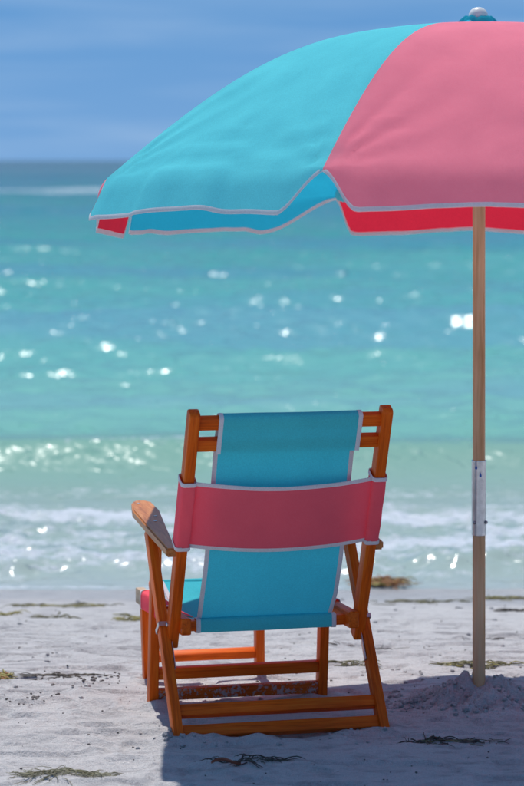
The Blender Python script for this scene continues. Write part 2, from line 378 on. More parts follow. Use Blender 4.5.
# ------------------------------------------------------------------ sea
def sea_material():
    m, nt, out = new_mat('sea_water'); L = nt.links.new
    tc = N(nt, 'TexCoord'); co = tc.outputs['Object']
    foam = N(nt, 'Attribute', attribute_name='foam'); dist = N(nt, 'Attribute', attribute_name='deep')
    thin = N(nt, 'Attribute', attribute_name='thin'); bar_ = N(nt, 'Attribute', attribute_name='patch')
    c = ramp(nt, dist.outputs['Fac'], [(0, (.33, .41, .40)), (.05, (.27, .38, .35)), (.12, (.165, .36, .29)), (.27, (.17, .42, .38)), (.40, (.11, .37, .37)), (.55, (.055, .28, .29)), (.80, (.04, .20, .24)), (1, (.022, .105, .15))]).outputs[0]
    c = mixc(nt, math_n(nt, 'MULTIPLY', bar_.outputs['Fac'], .5), c, mixc(nt, 1.0, c, (1.0, .78, 1.12), 'MULTIPLY'))
    c = mixc(nt, thin.outputs['Fac'], c, (.38, .43, .44))
    # light scattered back from the water body does not depend on the slope of the surface
    up = N(nt, 'CombineXYZ'); up.inputs[2].default_value = 1.0
    df = N(nt, 'BsdfDiffuse'); L(c, df.inputs[0]); L(up.outputs[0], df.inputs['Normal'])
    gl = N(nt, 'BsdfAnisotropic', distribution='GGX'); gl.inputs['Roughness'].default_value = .17
    fz = N(nt, 'Fresnel'); fz.inputs[0].default_value = 1.33
    p = N(nt, 'MixShader'); L(math_n(nt, 'MULTIPLY', fz.outputs[0], .62), p.inputs[0]); L(df.outputs[0], p.inputs[1]); L(gl.outputs[0], p.inputs[2])
    # ripples, and rare steep wavelets that catch the sun
    mp = N(nt, 'Mapping'); mp.inputs['Scale'].default_value = (.5, 1, 1); L(co, mp.inputs['Vector'])
    r1 = N(nt, 'TexNoise', inp={'Scale': 2.2, 'Detail': 5.0, 'Roughness': .5, 'Distortion': .5}); L(mp.outputs[0], r1.inputs['Vector'])
    r2 = N(nt, 'TexNoise', inp={'Scale': 16.0, 'Detail': 2.0, 'Roughness': .5, 'Distortion': .3}); L(mp.outputs[0], r2.inputs['Vector'])
    b1 = N(nt, 'Bump', inp={'Strength': 1.0, 'Distance': .07}); L(math_n(nt, 'MULTIPLY', r1.outputs['Fac'], math_n(nt, 'MINIMUM', math_n(nt, 'MULTIPLY_ADD', dist.outputs['Fac'], 2.6, .06), 1.0)), b1.inputs['Height'])
    b2 = N(nt, 'Bump', inp={'Strength': 1.0, 'Distance': .008}); L(r2.outputs['Fac'], b2.inputs['Height']); L(b1.outputs[0], b2.inputs['Normal'])
    last = b2
    for sc3, thr, dd, lo_, hi_ in ((15.0, .70, 1.15, -1.0, .40), (5.0, .69, 3.4, .22, .56), (2.1, .68, 8.0, .42, .78), (.9, .67, 18.0, .62, 1.2)):
        r3 = N(nt, 'TexNoise', inp={'Scale': sc3, 'Detail': 0.0}); L(co, r3.inputs['Vector'])
        pk = math_n(nt, 'POWER', math_n(nt, 'MAXIMUM', math_n(nt, 'SUBTRACT', r3.outputs['Fac'], thr), 0.0), 1.5)
        win = math_n(nt, 'MULTIPLY', math_n(nt, 'GREATER_THAN', dist.outputs['Fac'], lo_), math_n(nt, 'LESS_THAN', dist.outputs['Fac'], hi_))
        b3 = N(nt, 'Bump', inp={'Strength': 1.0, 'Distance': dd}); L(math_n(nt, 'MULTIPLY', pk, win), b3.inputs['Height']); L(last.outputs[0], b3.inputs['Normal']); last = b3
    L(last.outputs[0], gl.inputs['Normal']); L(last.outputs[0], fz.inputs['Normal'])
    # foam: lacy bubbles
    mf = N(nt, 'Mapping'); mf.inputs['Scale'].default_value = (.7, 1, 1); L(co, mf.inputs['Vector'])
    f1 = N(nt, 'TexNoise', inp={'Scale': 9.0, 'Detail': 8.0, 'Roughness': .72, 'Distortion': .8}); L(mf.outputs[0], f1.inputs['Vector'])
    v = N(nt, 'TexVoronoi', feature='DISTANCE_TO_EDGE', inp={'Scale': 9.0}); L(f1.outputs['Color'], v.inputs['Vector'])
    f2 = N(nt, 'TexNoise', inp={'Scale': 20.0, 'Detail': 6.0, 'Roughness': .7}); L(mf.outputs[0], f2.inputs['Vector'])
    s = math_n(nt, 'ADD', math_n(nt, 'MULTIPLY_ADD', f1.outputs['Fac'], 1.2, -.6), math_n(nt, 'MULTIPLY_ADD', f2.outputs['Fac'], 1.9, -.95))
    s = math_n(nt, 'ADD', s, foam.outputs['Fac'])
    mask = ramp(nt, s, [(.36, 0.0), (.86, 1.0)]).outputs[0]
    fm = N(nt, 'BsdfPrincipled'); fm.inputs['Base Color'].default_value = (.72, .76, .81, 1); fm.inputs['Roughness'].default_value = .3
    bf = N(nt, 'Bump', inp={'Strength': .9, 'Distance': .03}); L(f2.outputs['Fac'], bf.inputs['Height']); L(bf.outputs[0], fm.inputs['Normal'])
    mx = N(nt, 'MixShader'); L(mask, mx.inputs[0]); L(p.outputs[0], mx.inputs[1]); L(fm.outputs[0], mx.inputs[2])
    L(mx.outputs[0], out.inputs[0])
    return m
M['sea'] = sea_material()
th = np.concatenate([-np.radians(np.array([80, 70, 60, 50, 42, 35, 29, 24, 20, 17, 14.5, 12.5, 11, 9.8, 8.9])), np.radians(np.linspace(-8.2, 8.2, 230)), np.radians(np.array([80, 70, 60, 50, 42, 35, 29, 24, 20, 17, 14.5, 12.5, 11, 9.8, 8.9]))[::-1]])
sy = [9.6]
while sy[-1] < 9000: sy.append(sy[-1] * (1.0024 if sy[-1] < 100 else 1.006 if sy[-1] < 300 else 1.02))
sy = np.array(sy)
SX, SY = np.meshgrid(np.tan(th), sy, indexing='ij'); SX = SX * SY
dY = np.gradient(sy)[None, :]
rw = np.random.RandomState(8)
Z = np.zeros_like(SX)
swell_amp = sstep(14.5, 20, SY)
for lam, amp, n in ((9.0, .045, 3), (5.0, .035, 4), (2.6, .020, 6), (1.3, .0052, 8), (.7, .0056, 10), (.38, .0064, 14)):
    for k in range(n):
        a = rw.normal(0, .22 if lam > 2 else .7); ph = rw.uniform(0, 6.28); l = lam * rw.uniform(.75, 1.3)
        kx, ky = math.sin(a) * 6.2832 / l, math.cos(a) * 6.2832 / l
        q = kx * SX + ky * SY + ph + .8 * vn(SX / (2 * l), SY / (2 * l), 60 + k)
        w = 1 - sstep(l / 6, l / 2.5, dY * np.ones_like(SX))
        env = .55 + 1.2 * np.clip(vn(SX / (3.5 * l), SY / (3 * l), 90 + k) + .35, 0, 1)
        sh = np.sin(q); sh = np.where(sh > 0, sh**1.6 * 1.2 if False else np.abs(sh)**1.5 * np.sign(sh), sh * .8)
        fade = swell_amp if lam > 2 else .06 + .51 * sstep(14.2, 15.5, SY) + .43 * sstep(19, 27, SY)
        Z += amp * env * w * sh * fade
# breaking wave near the shore
cr = 14.0 + .32 * fbm(SX * .28, SX * 0, 5, 3) + .05 * np.sin(SX * 1.9)
u = SY - cr
hgt = .215 + .05 * fbm(SX * .5, SX * 0 + 3, 6, 2)
Z += hgt * np.where(u < 0, np.exp(-(np.abs(u) / .25)**1.6) * .8 + .2 * np.exp(-(u / .7)**2), np.exp(-(u / 1.25)**2))
u2 = SY - (16.9 + .5 * fbm(SX * .2, SX * 0 + 9, 15, 2))
Z += .085 * np.where(u2 < 0, np.exp(-(u2 / .5)**2), np.exp(-(u2 / 1.2)**2))
# churned bore between breaker and swash
churn = sstep(10.5, 11.0, SY) * (1 - sstep(12.75, 13.25, SY))
Z += churn * (.05 * fbm(SX * 2.2, SY * 3.2, 51, 4, .6) + 0.030 * fbm(SX * 9, SY * 14, 52, 3, .6))
fr = 11.05 + .18 * fbm(SX * .6, SX * 0 + 1, 33, 3)
u3 = SY - fr
Z += .055 * np.where(u3 < 0, np.exp(-(u3 / .10)**2), np.exp(-(u3 / .8)**2))
Z += (.030 * fbm(SX * .9, SX * 0 + 2.5, 36, 3) - .012) * (1 - sstep(10.3, 11.0, SY))
# far breaker on the sandbar
lineb = 143 + 9 * fbm(SX * .02, SX * 0 + 7, 18, 3)
ub = SY - lineb
Z += .22 * np.exp(-(ub / 3.0)**2) * (.7 + .6 * vn(SX * .05, SX * 0, 71))
foam = churn * (.52 + .8 * fbm(SX * 1.6, SY * 4.0, 61, 4)) + .12 * np.exp(-((SY - 12.6) / .5)**2) + .14 * np.exp(-((SY - 11.25 - .15 * fbm(SX * .7, SX * 0, 68, 2)) / .16)**2)
foam = np.maximum(foam, .40 * np.exp(-((u + .72) / .22)**2) + .4 * vn(SX * 1.2, SY * 2, 62) * np.exp(-((u + .6) / .4)**2))
foam = np.maximum(foam, .60 * np.exp(-((u - .0) / .06)**2) * sstep(-.05, .3, vn(SX * 1.1, SX * 0, 64)))
foam = np.maximum(foam, (.70 + .5 * fbm(SX * .12, SY * .12, 66, 3)) * np.exp(-(np.maximum(np.abs(ub + 1.0) - 2.0, 0) / 3.0)**2))
foam = np.maximum(foam, .6 * np.exp(-((SY - (10.55 + .12 * fbm(SX * 1.3, SX * 0, 67, 3))) / .045)**2))
deep = np.interp(np.log(SY), np.log([10, 13, 14.2, 17, 25, 45, 80, 160, 500, 2000]), [0, .03, .12, .27, .38, .5, .62, .8, .95, 1])
deep = np.clip(deep + .03 * fbm(SX * .3, SY * .3, 81, 2), 0, 1)
patch = sstep(-.12, .28, fbm(SX * .10 + 3, np.log(SY) * 9, 83, 3)) * sstep(14.3, 16.5, SY)
thin = 1 - sstep(10.35, 11.1, SY)
sea = big_mesh('sea', SX, SY, Z + SEA_Z, {'foam': foam, 'deep': deep, 'thin': thin, 'patch': patch}, 'sea'); tag(sea, kind='structure')

# ------------------------------------------------------------------ umbrella
UD = 6.9; UX = (479 - 262) * UD / F_PX
umb = empty('beach_umbrella', (UX, UD, 0))
tag(umb, 'round beach umbrella with alternating pink and aqua panels on a wooden pole', 'umbrella')
R, DOME, RIMZ, TILT = 1.0, .418, 1.33, math.radians(2.8)
ROT0 = math.radians(25)
TM = Matrix.Translation((0, 0, RIMZ)) @ Matrix.Rotation(-TILT, 4, 'X')
RIBC = np.polyfit([0, 0, .1, .2, .3, .38, .5, .61, .7, .8, .9, 1, 1], [0, 0, .022, .048, .077, .108, .20, .325, .455, .62, .80, 1, 1], 5)
def rib_pt(ang, rho):
    z = DOME * (1 - float(np.polyval(RIBC, rho)))
    r = R * rho
    return Vector((-math.sin(ang) * r, -math.cos(ang) * r, z))
NS, NR, NF = 71, 60, 12
NOTCH = {0: (.13, .035), 1: (.045, .06), 2: (.03, .34), 3: (.075, .075), 7: (.075, .12)}   # width of the slanted cut at each end of a flap
def flap_len(s, k):
    d = min(s, 1 - s); w = NOTCH.get(k, (.1, .1))[0 if s < .5 else 1]
    up = min(1.0, d / w); up = up * .5 + .5 * float(sstep(0.0, 1.0, up))
    mid = .104 - (0 if k == 1 else .012) * float(sstep(.16, .5, d)) + {0: .020 + .004 * s, 1: .040, 2: .030, 3: .022, 7: .024}.get(k, .01)
    return .012 + up * (mid - .012)
def end_a(k, s):
    return {0: 66 - 4 * float(sstep(.5, 1, s)), 1: 88, 2: 80, 3: 78, 7: 62}.get(k, 76)
for k in range(8):
    a0 = ROT0 + k * math.pi / 4; a1 = a0 + math.pi / 4
    color = 'aqua' if k % 2 == 0 else 'pink'
    V = []; edge = []; inner = []; nrm = []
    am = (a0 + a1) / 2; outd = Vector((-math.sin(am), -math.cos(am), 0))
    for i in range(NS):
        s = i / (NS - 1); 
        for j in range(NR):
            rho = .035 + (1 - .035) * (j / (NR - 1))
            p = rib_pt(a0, rho).lerp(rib_pt(a1, rho), s)
            b = 4 * s * (1 - s)
            p = p + Vector((0, 0, 0.006 * b * rho)) + outd * (.018 * b * rho**1.6)
            # pull wrinkles gathering at the rib tips
            e = min(s, 1 - s); calm = .15 if k == 1 else 1.0
            uu = e * .76 * rho; vv = (1 - rho) * R; dd_ = math.hypot(uu, vv); aa_ = math.atan2(vv, uu)
            w = calm * .0055 * math.sin(aa_ * 13 + k * 1.7 + (2 if s > .5 else 0)) * math.exp(-dd_ / .17) * min(1, dd_ / .05) * (1 - math.exp(-(e / .03)**2))
            w += calm * .003 * math.sin(aa_ * 29 + k) * math.exp(-dd_ / .10) * min(1, dd_ / .05) * (1 - math.exp(-(e / .03)**2))
            w += calm * .004 * float(vn(np.array(s * 9 + k * 5.1), np.array(rho * 7.0), 200 + k)) * float(sstep(.3, .9, rho)) * min(1, e * 12)
            wr = calm * .0045 * math.sin(rho * 95 + 9 * float(vn(np.array(s * 4.), np.array(rho * 3), 300 + k))) * float(sstep(.80, .93, rho)) * float(sstep(-.1, .25, vn(np.array(s * 6.), np.array(rho * 5.), 310 + k))) * min(1, e * 18)
            V.append(p + (outd * .5 + Vector((0, 0, .8))) * (w + wr))
        rim = V[-1]; prev = V[-2]
        sl = (rim - prev).normalized(); Lf = flap_len(s, k)
        cur = rim.copy(); d = sl.copy()
        rad = Vector((rim.x, rim.y, 0)).normalized()
        fold = .012 * float(vn(np.array(s * 4. + k * 3.3), np.array(1.5), 400)) + .004 * math.sin(s * 17 + k)
        if k == 1: fold = 0.0
        for j in range(1, NF + 1):
            t = j / NF
            ang = math.radians(44 + (end_a(k, s) - 44) * float(sstep(0, .55, t))) + fold * 6 * t
            d = rad * math.cos(ang) + Vector((0, 0, -math.sin(ang)))
            cur = cur + d * (Lf / NF)
            cur = cur + rad * (fold * .4 * t * min(1, Lf / .05) / NF * 2)
            V.append(cur.copy())
        e_ = V[-1]; tot = 0; q = len(V) - 1; back = e_
        want = .0105
        step = Lf / NF; jj = min(NF, max(1, want / step))
        qi = len(V) - 1 - int(math.floor(jj)); fr_ = jj - math.floor(jj)
        inn = V[qi].lerp(V[qi - 1], fr_) if qi > 0 else V[qi]
        if Lf < .02: inn = e_ + (prev - rim).normalized() * want
        edge.append(TM @ e_); inner.append(TM @ inn); nrm.append(TM.to_3x3() @ (rad * .8 + Vector((0, 0, .35))))
    nv = NR + NF
    fc = grid_faces(NS, nv)
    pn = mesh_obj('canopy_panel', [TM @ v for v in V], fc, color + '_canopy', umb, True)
    tag(pn, '%s fabric canopy panel with hanging flap' % color)
    ribbon('white_binding', edge, inner, nrm, .0012, 'tape', pn)
    # rib, stretcher, tip pocket
    pts = [TM @ (rib_pt(a0, r_) + Vector((0, 0, -.012))) for r_ in np.linspace(.03, .985, 16)]
    rb = tube('rib', pts, .0032, 'steel', umb, 6)
    hubp = TM @ Vector((0, 0, .10)); 
    tube('stretcher', [hubp + (pts[8] - hubp).normalized() * .02, pts[8]], .0028, 'steel', rb, 6)
    tip = TM @ rib_pt(a0, .985); tin = TM @ rib_pt(a0, .93)
    ax = (tip - tin).normalized(); side = ax.cross(Vector((0, 0, 1))).normalized(); dn = side.cross(ax).normalized()
    if dn.z > 0: dn = -dn
    pv = []
    for t, w_, h_ in ((0, .004, .004), (.2, .017, .012), (.6, .020, .019), (.9, .021, .022), (1.0, .016, .017)):
        c0 = tin.lerp(tip, t) + dn * (.004 + h_)
        for aa in range(8):
            q = 2 * math.pi * aa / 8; pv.append(c0 + side * (w_ * math.cos(q)) + dn * (h_ * math.sin(q)))
    pf = [(i * 8 + j, i * 8 + (j + 1) % 8, i * 8 + 8 + (j + 1) % 8, i * 8 + 8 + j) for i in range(4) for j in range(8)] + [tuple(range(8)), tuple(range(32, 40))]
    mesh_obj('tip_pocket', pv, pf, ('pink' if k % 2 == 0 else 'aqua') + '_canopy' if False else 'aqua_canopy', rb, True)
top = TM @ Vector((0, 0, DOME))
PR = .0166
def pole_part(name, z0, z1, r, mat, n=28):
    rows = max(3, int((z1 - z0) / .05)); prof = [(r * .93, z0)] + [(r, z0 + .002 + (z1 - z0 - .004) * i / rows) for i in range(rows + 1)] + [(r * .93, z1)]
    return lathe(name, prof, mat, umb, n)
pole_part('pole', -.35, .50, PR, 'pole_wood')
pole_part('upper_pole', .505, RIMZ + DOME - .03, PR * .98, 'pole_wood')
zs0 = CAM_H - (535 - HOR) * UD / F_PX; zs1 = CAM_H - (460 - HOR) * UD / F_PX
slv = lathe('metal_sleeve', [(PR + .0004, zs0 + .001), (PR + .0024, zs0), (PR + .0026, zs0 + .003), (PR + .0024, zs0 + .006), (PR + .0024, zs1 - .006), (PR + .0028, zs1 - .003), (PR + .0024, zs1), (PR + .0004, zs1 - .001)], 'metal', umb, 32)
for dx, dz in ((-.62, .034), (.86, .034)):
    xx = PR * 1.15 * dx; yy = -math.sqrt(max(0, (PR * 1.15)**2 - xx * xx))
    b = lathe('bolt', [(.0042, 0), (.0046, .002), (.0038, .0045), (.002, .0055)], 'steel', slv, 10)
    b.location = (xx, yy, zs0 + dz); b.rotation_euler = Vector((xx, yy, 0)).to_track_quat('Z', 'Y').to_euler()
for dx, dz in ((-.45, .018), (.12, .038)):
    pr_ = PR + .0030; pv = []
    for (sx_, sz_) in ((-.0025, -.004), (.003, -.004), (.0034, .001), (.0012, .0045), (.0008, .008), (-.0008, .008), (-.0014, .0035), (-.003, .001)):
        a_ = math.asin(dx) + sx_ / pr_; pv.append((math.sin(a_) * pr_, -math.cos(a_) * pr_, zs1 - dz + sz_))
    mesh_obj('blue_mark', pv, [tuple(range(8))], 'blue_print', slv)
hub = lathe('runner_hub', [(PR + .001, 0), (PR + .012, .002), (PR + .013, .02), (PR + .006, .024), (PR + .006, .06), (PR + .001, .062)], 'white_plastic', umb, 24, tuple(TM @ Vector((0, 0, .07))))
fin = lathe('finial', [(.012, -.03), (.0245, .004), (.0255, .010), (.0245, .018), (.020, .0265), (.0125, .0325), (.006, .0345)], 'white_plastic', umb, 28, tuple(top + Vector((0, .0, .004))))
# ruffled aqua collar of cloth at the crown
V = []; nA = 64
for i in range(nA):
    q = 2 * math.pi * i / nA; wv = .006 * math.sin(q * 5 + .6) + .004 * math.sin(q * 9 + 2)
    for j, (r_, z_) in enumerate(((.018, .000), (.026, .012), (.034, .011), (.042, .002), (.047, -.006))):
        f_ = j / 4; V.append(top + Vector((math.cos(q) * r_ * (1 + .12 * math.sin(q * 7) * f_), math.sin(q) * r_, z_ + wv * f_ + .002)))
mesh_obj('cloth_collar', V, grid_faces(nA, 5, True), 'aqua_canopy', umb, True)

# ------------------------------------------------------------------ chair
YAW = math.radians(14.0)
chair = empty('beach_chair', (.0491, 6.4975, 0), YAW)
tag(chair, 'low folding wooden beach chair with aqua sling and pink back band', 'chair')
ST0 = Vector((0, .172, .192)); ST1 = Vector((0, -.088, .792)); SD = (ST1 - ST0).normalized(); SN = Vector((0, -SD.z, SD.y)).normalized()  # SN points to the rear
if SN.y > 0: SN = -SN
HW = .239
def on_stile(z, off=0.0): # point of the stile plane at height z, offset to the rear
    t = (z - ST0.z) / SD.z; return ST0 + SD * t + SN * off
def X(v, x): return Vector((x, v.y, v.z))
for s in (-1, 1):
    bar('stile', X(ST0, s * HW), X(ST1, s * HW), .027, .040, 'wood', chair, SN, .0045, 2, 'top')
def zy(py, Y): return CAM_H - (py - HOR) * Y / F_PX
ra = on_stile(.762); rb_ = on_stile(.709)
for r_ in (ra, rb_):
    bar('back_rail', X(r_, -HW + .0125), X(r_, HW - .0125), .022, .031, 'wood', chair, SD, .003)
SW = .1765
# hem loop round both rails
def sheet(name, rows, mat, parent, x0f, x1f, nx=24, tape_l=True, close=False, wob=0.0, seed=0):
    """rows: list of (y,z) profile points; x0f/x1f functions of row index fraction"""
    nr = len(rows); V = []
    for i in range(nx):
        for j, (y, z) in enumerate(rows):
            f_ = j / (nr - 1); x = x0f(f_) + (x1f(f_) - x0f(f_)) * i / (nx - 1)
            a = rows[max(0, j - 1)]; b = rows[min(nr - 1, j + 1)]; ty, tz = b[0] - a[0], b[1] - a[1]; l = math.hypot(ty, tz) + 1e-9
            n_ = (tz / l, -ty / l); w = wob * (float(vn(np.array(x * 14.), np.array(f_ * 9.), seed)) + .8 * float(vn(np.array(x * 5. + 3), np.array(f_ * 3.), seed + 1)))
            V.append(Vector((x, y + n_[0] * w, z + n_[1] * w)))
    o = mesh_obj(name, V, grid_faces(nx, nr), mat, parent, True)
    return o, [[V[i * nr + j] for j in range(nr)] for i in range(nx)]
def edge_tape(cols, parent, side, w=.0092, h=.0010):
    e = cols[0] if side < 0 else cols[-1]; nx_ = cols[1] if side < 0 else cols[-2]
    edge = []; inn = []; nr = []
    for j in range(len(e)):
        t = (e[min(j + 1, len(e) - 1)] - e[max(j - 1, 0)]).normalized(); d = (nx_[j] - e[j]).normalized()
        edge.append(e[j] - d * .001); inn.append(e[j] + d * w); nr.append(t.cross(d))
    return ribbon('white_binding', edge, inn, nr, h, 'tape', parent)
th_, gp = .0165, .0135
loop = []
def q2(v): return (v.y, v.z)
lo = rb_ - SD * .021; hi = ra + SD * .0165
for t in np.linspace(0, 1, 7): loop.append(q2(lo.lerp(hi, t) + SN * gp))
loop.append(q2(hi + SD * .004 + SN * gp * .6)); loop.append(q2(hi + SD * .005)); loop.append(q2(hi + SD * .004 - SN * gp * .6))
loop2 = [q2(hi.lerp(lo, t) - SN * gp) for t in np.linspace(0, 1, 5)]
hem, hc = sheet('sling_hem', loop + loop2, 'aqua_sling', chair, lambda f: -SW, lambda f: SW, wob=.0012, seed=700)
edge_tape(hc, hem, -1); edge_tape(hc, hem, 1)
# back of the sling
seat_bar = Vector((0, .160, .238))
rows = []
p_top = lo - SN * .0135 + SD * .03; p_bot = Vector((0, .158, .262))
for t in np.linspace(0, 1, 30):
    p = p_top.lerp(p_bot, t) + SN * (  .016 * math.sin(math.pi * min(1, t)**1.35) - .010 * (1 - t))
    rows.append(q2(p))
rows += [(.166, .250), (.178, .243), (.20, .240)]
nrow = len(rows)
sl, sc_ = sheet('back_sling', rows, 'aqua_sling', chair, lambda f: -SW + .002 , lambda f: SW - .002 - .012 * max(0, f - .82) / .18, wob=.004, seed=710)
edge_tape(sc_, sl, -1); edge_tape(sc_, sl, 1)
# rear seat bar, wrapped
bar('rear_seat_bar', X(seat_bar, -.205), X(seat_bar, .205), .022, .026, 'wood', chair, (0, 0, 1), .004)
wr = []
for q in np.linspace(-2.4, 3.1, 22):
    cq, sq = math.cos(q), math.sin(q); k_ = 1 / max(abs(cq), abs(sq))**.75
    wr.append((seat_bar.y - .0150 * cq * k_, seat_bar.z + .0175 * sq * k_))
wrap, wc = sheet('bar_wrap', wr, 'aqua_sling', chair, lambda f: -SW - .003, lambda f: SW - .001, wob=.0015, seed=720)
edge_tape(wc, wrap, -1); edge_tape(wc, wrap, 1)
# seat side rails and front bar
RW = .214
for s in (-1, 1):
    rl = bar('seat_rail', (s * RW, .112, .243), (s * RW, .606, .233), .026, .042, 'wood', chair, (0, 0, 1), .006, 3)
    bar('rail_end', (s * RW, .6062, .233), (s * RW, .692, .2313), .0235, .040, 'wood_pale', chair, (0, 0, 1), .003)
    sc2 = lathe('screw', [(.004, 0), (.004, .001), (.002, .0015)], 'steel', rl, 10); sc2.location = (s * .0132, 0, .46); sc2.rotation_euler = (0, s * math.pi / 2, 0)
fb0 = Vector((0, .632, .266))
tube('front_bar', [X(fb0, -.20), X(fb0, 0), X(fb0, .20)], .0105, 'wood', chair, 14)
fw = [(fb0.y + .0125 * math.cos(q), fb0.z + .0125 * math.sin(q)) for q in np.linspace(-1.2, 5.0, 20)]
fwp, fc_ = sheet('front_wrap', fw, 'aqua_sling', chair, lambda f: -.178, lambda f: .178)
edge_tape(fc_, fwp, -1); edge_tape(fc_, fwp, 1)
# seat sling
rows = []
for t in np.linspace(0, 1, 26):
    rows.append((.172 + (.625 - .172) * t, .252 + .022 * t - .035 * math.sin(math.pi * t)))
st, stc = sheet('seat_sling', rows, 'aqua_sling', chair, lambda f: -.172, lambda f: .172, wob=.003, seed=730)
edge_tape(stc, st, -1); edge_tape(stc, st, 1)
# pink band under the seat, sleeved round the seat rails
def sleeve(name, c0, c1, hx, hn, nvec, mat, parent):
    """fabric sleeve round a bar from c0 to c1, half sizes hx (x) and hn (along nvec)"""
    c0 = Vector(c0); c1 = Vector(c1); nv_ = Vector(nvec).normalized(); V = []; prof = []
    for q in np.linspace(0, 2 * math.pi, 25)[:-1]:
        c_, s_ = math.cos(q), math.sin(q); prof.append((math.copysign(abs(c_)**.35, c_) * hx, math.copysign(abs(s_)**.35, s_) * hn))
    nz = 12
    for i in range(nz):
        c = c0.lerp(c1, i / (nz - 1))
        for a, b in prof:
            w = .0012 * math.sin(i * 1.3 + a * 200) ; V.append(c + Vector((a * (1 + w * 12), 0, 0)) + nv_ * (b + w))
    n = len(prof); fc = [(i * n + j, i * n + (j + 1) % n, (i + 1) * n + (j + 1) % n, (i + 1) * n + j) for i in range(nz - 1) for j in range(n)]
    o = mesh_obj(name, V, fc, mat, parent, True)
    for c, sg in ((c0, -1), (c1, 1)):
        ax = (c1 - c0).normalized(); ring = [c + Vector((a * 1.04, 0, 0)) + nv_ * (b * 1.04) for a, b in prof]
        ring.append(ring[0]); ribbon('white_binding', [r + ax * (sg * .001) for r in ring], [r - ax * (sg * .0085) for r in ring], [Vector((a, 0, 0)) + nv_ * b for a, b in prof + prof[:1]], .0012, 'tape', o)
    return o
for s in (-1, 1):
    sleeve('seat_band_sleeve', (s * RW, .30, .2395), (s * RW, .600, .2331), .0165, .0245, (0, 0, 1), 'pink_sling', chair)
rows = [(.31 + .33 * t, .262 - .01 * t) for t in np.linspace(0, 1, 14)]
V = []; nx = 26; nr = len(rows)
for i in range(nx):
    f_ = i / (nx - 1); x = -RW + 2 * RW * f_; dip = .06 * math.sin(math.pi * f_)**.8
    for (y, z) in rows: V.append((x, y, z - dip))
mesh_obj('seat_band', V, grid_faces(nx, nr), 'pink_sling', chair, True)
# pink back band
zb1 = .622; zb0 = .452
cA = on_stile(zb0); cB = on_stile(zb1)
for s in (-1, 1):
    sleeve('band_sleeve', X(cA, s * HW), X(cB, s * HW), .0180, .0245, SN, 'pink_sling', chair)
V = []; nx = 40; nr = 14
for i in range(nx):
    f_ = i / (nx - 1); x = -HW + .010 + (2 * HW - .020) * f_; bow = math.sin(math.pi * f_)
    for j in range(nr):
        t = j / (nr - 1); z_ = zb0 + .004 + (zb1 - zb0 - .006) * t
        off = .012 + .018 * bow**.8 + .004 * float(vn(np.array(f_ * 6.), np.array(t * 2.), 740)) * bow
        p = on_stile(z_, off) - SD * (.012 * bow); V.append(X(p, x))
bo = mesh_obj('back_band', V, grid_faces(nx, nr), 'pink_sling', chair, True)
cols = [[V[i * nr + j] for i in range(nx)] for j in range(nr)]
edge_tape(cols, bo, -1, .0085); edge_tape(cols, bo, 1, .0085)
# armrests
def arm_z(y): return .447 + (y - .07) * .098
for s in (-1, 1):
    out_ = [(.262 + .013, .058), (.262 + .014, .30), (.276, .48), (.262, .565), (.246, .585), (.222, .583), (.208, .560), (.206, .48), (.226, .30), (.243, .14), (.247, .058)]
    bm = bmesh.new(); vs = [bm.verts.new((s * x, y, arm_z(y))) for x, y in out_]
    f_ = bm.faces.new(vs); f_.normal_update()
    if f_.normal.z < 0: f_.normal_flip()
    r_ = bmesh.ops.extrude_face_region(bm, geom=[f_])
    for v in [g for g in r_['geom'] if isinstance(g, bmesh.types.BMVert)]: v.co.z -= .022
    bmesh.ops.recalc_face_normals(bm, faces=bm.faces)
    bmesh.ops.bevel(bm, geom=[e for e in bm.edges if e.calc_face_angle(0) > .9], offset=.004, segments=2, affect='EDGES')
    # local Z along the length so that the grain runs with the board
    mt = Matrix(((1, 0, 0, 0), (0, 0, 1, 0), (0, -1, 0, 0), (0, 0, 0, 1)))
    me = bpy.data.meshes.new('armrest'); bm.transform(mt.inverted()); bm.to_mesh(me); bm.free()
    o = link('armrest', me, chair, 'wood_armrest'); o.matrix_local = mt; me.shade_smooth(); me.set_sharp_from_angle(angle=math.radians(28))
    for (x, y) in ((.247, .545), (.232, .40), (.244, .345)):
        w = mt.inverted() @ Vector((s * x, y, arm_z(y) + .0002))
        k = lathe('screw', [(.0048, 0), (.0048, .0008), (.0025, .0014)], 'metal', o, 12); k.location = w; k.rotation_euler = mt.inverted().to_euler()
